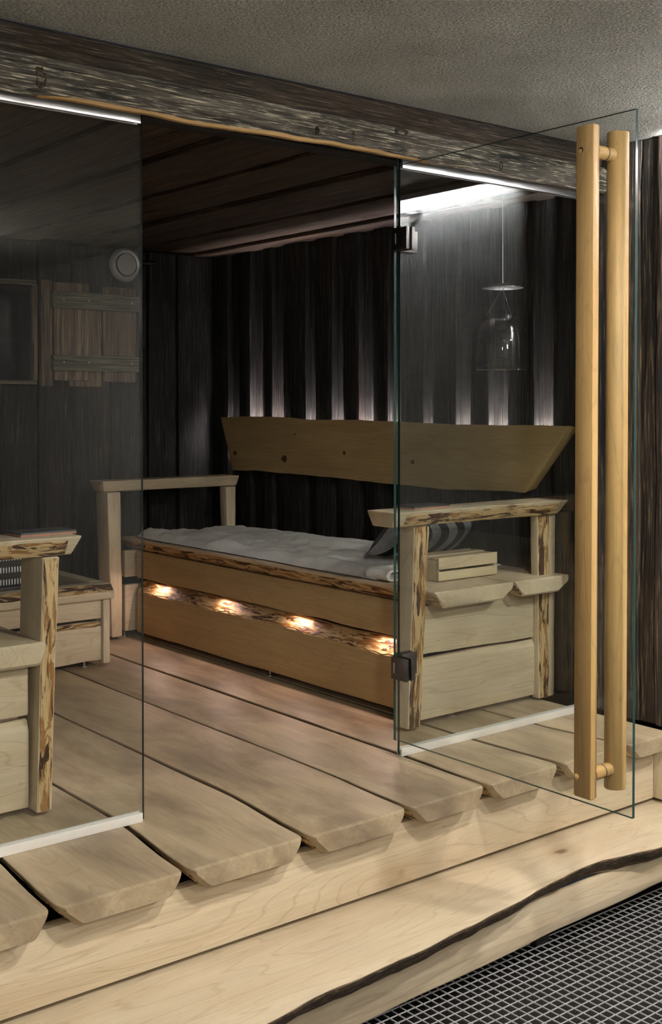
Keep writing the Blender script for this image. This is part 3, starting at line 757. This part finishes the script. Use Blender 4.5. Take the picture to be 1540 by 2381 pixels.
tube('stub', EV, 'black', [(c[0] + .09, 2.675, c[2] + .018), (c[0] + .165, 2.668, c[2] + .018)], [.013, .011], 14)

# ------------------------------------------------------------------ loose things
def slate(label, cx, cy, s, z, rot):
    t = thing('slate_tile', (cx, cy, z), label, 'tile')
    ca, sa = math.cos(rot), math.sin(rot)
    def q(a, b, zz): return Vector((cx + a * ca - b * sa, cy + a * sa + b * ca, zz))
    rec_ = rp([(-s, -s * .62), (s, -s * .62), (s, s * .62), (-s, s * .62)], .008, 2)
    mesh_obj('underside', loft_bm([[q(a, b, z + .0005) for a, b in rec_], [q(a, b, z + .0060) for a, b in rec_]]), 'slate_edge', t)
    mesh_obj('slate', loft_bm([[q(a, b, z + .0062) for a, b in rec_], [q(a * .985, b * .985, z + .0110) for a, b in rec_]]), 'slate', t)
slate('dark slate square lying on the armrest above the striped cushion', 1.292, .248, .092, .7862, 0.02)
slate('dark slate square lying on the armrest behind the window-side glass pane', -.165, .296, .088, .7862, 0.03)

CR = thing('wooden_crate', (1.60, .36, .496), 'small pale slatted wooden crate standing on the bench seat', 'crate')
x0, x1, y0, y1 = 1.430, 1.745, .302, .455
box('bottom', CR, 'crate', x0 + .001, x1 - .001, y0 + .008, y1 - .008, .4965, .503, .001)
for yy in (y0, y1 - .008):
    box('slat', CR, 'crate', x0, x1, yy, yy + .0075, .4985, .533, .001)
    box('slat', CR, 'crate', x0, x1, yy, yy + .0075, .5415, .585, .001)
for xx in (x0 + .002, x1 - .012): box('end_panel', CR, 'crate', xx, xx + .010, y0 + .008, y1 - .0085, .5035, .575, .001)
for k in range(3): 
    yy = y0 + .010 + k * .048
    box('lid_slat', CR, 'crate', x0 + .0, x1 - .012, yy, yy + .044, .5765, .5845 + .003 * (k == 1), .001)

# towel
TW = thing('white_towel', (1.6, 1.4, .496), 'crumpled white towel spread over the bench seat beside the cushion', 'towel')
rings = []; ny, nxp = 110, 46
def tow_front(y): return 1.272 + .012 * nz(y, 111, 1.8) + .05 * max(0, (y - 2.0)) ** 1.5
def tow_back(y): return 1.955 - .02 * abs(nz(y, 112, 1.5)) - .16 * max(0, y - 1.9)
for j in range(ny + 1):
    t = j / ny; y = .475 + (2.335 - .475) * t
    ring = []; fr_, bk_ = tow_front(y), tow_back(y)
    ee = min(1, j / 4, (ny - j) / 4) ** .5
    for i in range(nxp + 1):
        s = i / nxp; x = fr_ + (bk_ - fr_) * s
        h = .021 + .013 * nz(x * 3 + y * 1.3, 113, 2) + .030 * abs(noise.noise(Vector((x * 6 + y, y * 3.2, 2)))) + .010 * abs(noise.noise(Vector((x * 13, y * 9 - x * 4, 7)))) + .0045 * noise.noise(Vector((x * 26, y * 15, 5)))
        h += .012 * math.exp(-((s - .05) / .06) ** 2)                  # rolled front hem
        ed = min(1, i / 4, (nxp - i) / 4) ** .5
        ring.append(Vector((x, y, .4965 + max(.004, h * ed * (.35 + .65 * ee)))))
    for i in range(nxp, -1, -6): 
        s = i / nxp; ring.append(Vector((fr_ + (bk_ - fr_) * (.01 + s * .98), y, .4962)))
    rings.append(ring)
mesh_obj('cloth', loft_bm(rings), 'towel', TW)
# folded-over near end
rings = []
for j in range(31):
    y = .405 + .12 * j / 30; ring = []
    x0_ = 1.29
    for k in range(15):
        a = math.pi * (-.5 + k / 14); ring.append(Vector((x0_ - .022 * math.cos(a) * 1.4 + .0, y, .5205 + .0215 * math.sin(a))))
    ring += [Vector((1.405, y, .540 + .002 * math.sin(j))), Vector((1.405, y, .534)), Vector((1.33, y, .533))]
    for k in range(11):
        a = math.pi * (.5 - k / 10); ring.append(Vector((x0_ + .006 - .018 * math.cos(a), y, .5195 + .0145 * math.sin(a))))
    ring += [Vector((1.41, y, .504)), Vector((1.41, y, .4985))]
    rings.append(ring)
mesh_obj('fold', loft_bm(rings), 'towel', TW)

# cushion leaning towards the near armrest
CU = thing('striped_cushion', (1.70, .62, .497), 'grey cushion with broad black and grey stripes leaning behind the crate', 'cushion')
bm = bmesh.new(); n = 26; L, H, T = .252, .120, .075
ang = math.radians(46)
grid = {}
for side in (1, -1):
    for i in range(n + 1):
        for j in range(n + 1):
            a = -1 + 2 * i / n; b = -1 + 2 * j / n
            k = (1 - abs(a) ** 2.6) * (1 - abs(b) ** 2.6); th = T * max(0, k) ** .55
            pin = 1 - .07 * (1 - abs(a) ** 2) * (abs(b) ** 2) ; pin2 = 1 - .07 * (1 - abs(b) ** 2) * abs(a) ** 2
            lx, lz, ly = a * L * pin2, b * H * pin, side * th
            if side == -1 and (i in (0, n) or j in (0, n)): grid[(side, i, j)] = grid[(1, i, j)]; continue
            # tilt: top leans towards -y
            y = ly * math.cos(ang) - lz * math.sin(ang); z = ly * math.sin(ang) + lz * math.cos(ang)
            grid[(side, i, j)] = bm.verts.new((1.70 + lx, .66 + y, .655 + z))
for side in (1, -1):
    for i in range(n):
        for j in range(n):
            f = bm.faces.new([grid[(side, i, j)], grid[(side, i + 1, j)], grid[(side, i + 1, j + 1)], grid[(side, i, j + 1)]])
            f.material_index = 0 if side == -1 else 1
zmin = min(v.co.z for v in bm.verts)
for v in bm.verts: v.co.z += .537 - zmin
cu = mesh_obj('cover', bm, None, CU, mats=['cushion', 'cushion_back'])
CL = thing('cloth_corner', (1.86, .44, .496), 'thin grey cloth corner poking out beside the crate on the bench seat', 'cloth')
rings = []
for j in range(13):
    x = 1.755 + .155 * j / 12; wd = .06 * (1 - (j / 12) ** 2 * .8)
    top_ = [Vector((x, .42 + wd * (k / 6 - .5), .4985 + .012 * abs(math.sin(j * .8 + k * .9)) * (1 - j / 16))) for k in range(7)]
    botm = [Vector((v.x, v.y, v.z - .0022)) for v in reversed(top_)]
    rings.append(top_ + botm)
mesh_obj('cloth', loft_bm(rings), 'greycloth', CL)

# hanging jar lantern over the near end of the bench
JL = thing('jar_lantern', (1.762, .30, 1.29), 'clear glass jar lantern hanging on a cord under a small metal heat disc', 'lantern')
jc = (1.762, .30, 1.292)
lathe('jar', JL, 'jar', jc, [(.092, 0), (.098, .004), (.101, .02), (.101, .10), (.096, .155), (.080, .185), (.062, .200), (.060, .214), (.057, .214), (.059, .199), (.077, .182), (.092, .153), (.097, .10), (.097, .022), (.092, .010), (.0, .008)], 40)
lathe('candle', JL, 'wax', (jc[0], jc[1], jc[2] + .009), [(.036, 0), (.038, .002), (.038, .034), (.034, .036), (0, .034)], 28)
lathe('heat_disc', JL, 'steel', (jc[0] + .008, jc[1], 1.622), [(0, .010), (.03, .009), (.070, -.002), (.080, -.006), (.0805, -.008), (.07, -.004), (.03, .006), (0, .007)], 40)
tube('cord', JL, 'steel', [(jc[0] + .008, jc[1], 1.632), (jc[0] + .006, jc[1], 1.975)], .0012, 6)
for k in range(3):
    a = 2 * math.pi * k / 3 + .4
    tube('wire', JL, 'steel', [(jc[0] + .060 * math.cos(a), jc[1] + .060 * math.sin(a), jc[2] + .212), (jc[0] + .008, jc[1], 1.614)], .0005, 6)

# ------------------------------------------------------------------ outer room fittings (some mirrored in the panes), and added fill globes
SA = thing('shower_arm', (1.9, -1.0, 2.0), 'steel shower arm with a round flange on the plaster wall', 'shower')
lathe('flange', SA, 'steel', (1.9495, -1.0, 2.005), [(.045, 0), (.045, -.004), (.040, -.007), (0, -.007)], 30, 'x')
tube('pipe', SA, 'steel', [(1.943, -1.0, 2.005), (1.62, -1.0, 2.005)], .012, 14)
lathe('nozzle', SA, 'steel', (1.625, -1.0, 1.97), [(.010, .04), (.012, .0), (.02, -.02), (.02, -.03), (0, -.03)], 20)
LS = thing('light_strip', (1.93, -1.5, 2.1), 'long white light strip under the ceiling edge of the plaster wall', 'light strip')
box('fascia', LS, 'iron', 1.870, 1.880, -2.6, -.40, 2.062, 2.1195, .001)
box('diffuser', LS, 'coveglow', 1.8805, 1.8825, -2.59, -.41, 2.080, 2.100, 0)

def downlight(x, y, power, rad, col, label):
    t = thing('ceiling_downlight', (x, y, ZC), label, 'downlight', 'downlights in the outer room ceiling')
    lathe('trim_ring', t, 'white', (x, y, ZC - .0005), [(rad + .02, 0), (rad + .02, -.004), (rad + .004, -.008), (rad, -.004), (rad, 0)], 36, closed=True)
    lathe('lens', t, 'lampglow', (x, y, ZC - .001), [(rad - .002, 0), (rad - .002, -.002), (0, -.002)], 36)
    ld = bpy.data.lights.new('lamp', 'AREA'); ld.shape = 'DISK'; ld.size = rad * 2; ld.energy = power; ld.color = col
    o = bpy.data.objects.new('lamp', ld); COL.objects.link(o); o.parent = t; o.location = (0, 0, -.012)
for x, y, lab in ((1.62, -2.45, 'round recessed ceiling downlight beside the plaster wall with the light strip'), (.2, -2.05, 'round recessed ceiling downlight above the grating in front of the step')): downlight(x, y, KEY_W, .085, (1.0, .94, .85), lab)
def globe(x, y, z, label):  # fill light added out of view to brighten ceiling and front faces
    t = thing('fill_globe', (x, y, z), label, 'lamp', 'added fill globes in the outer room')
    lathe('shade', t, 'globe', (x, y, z), [(.12 * math.sin(math.pi * k / 16), .12 * math.cos(math.pi * k / 16)) for k in range(17)], 28)
    tube('rod', t, 'iron', [(x, y, z + .121), (x, y, ZC - .01)], .006, 10)
    lathe('canopy', t, 'iron', (x, y, ZC - .0005), [(.05, 0), (.05, -.008), (0, -.012)], 24)
for x, y, lab in ((.45, -3.5, 'added white fill globe hanging nearer the plaster wall with the light strip'), (-1.9, -3.9, 'added white fill globe hanging nearer the plain entrance side wall')):
    globe(x, y, 1.78, lab)
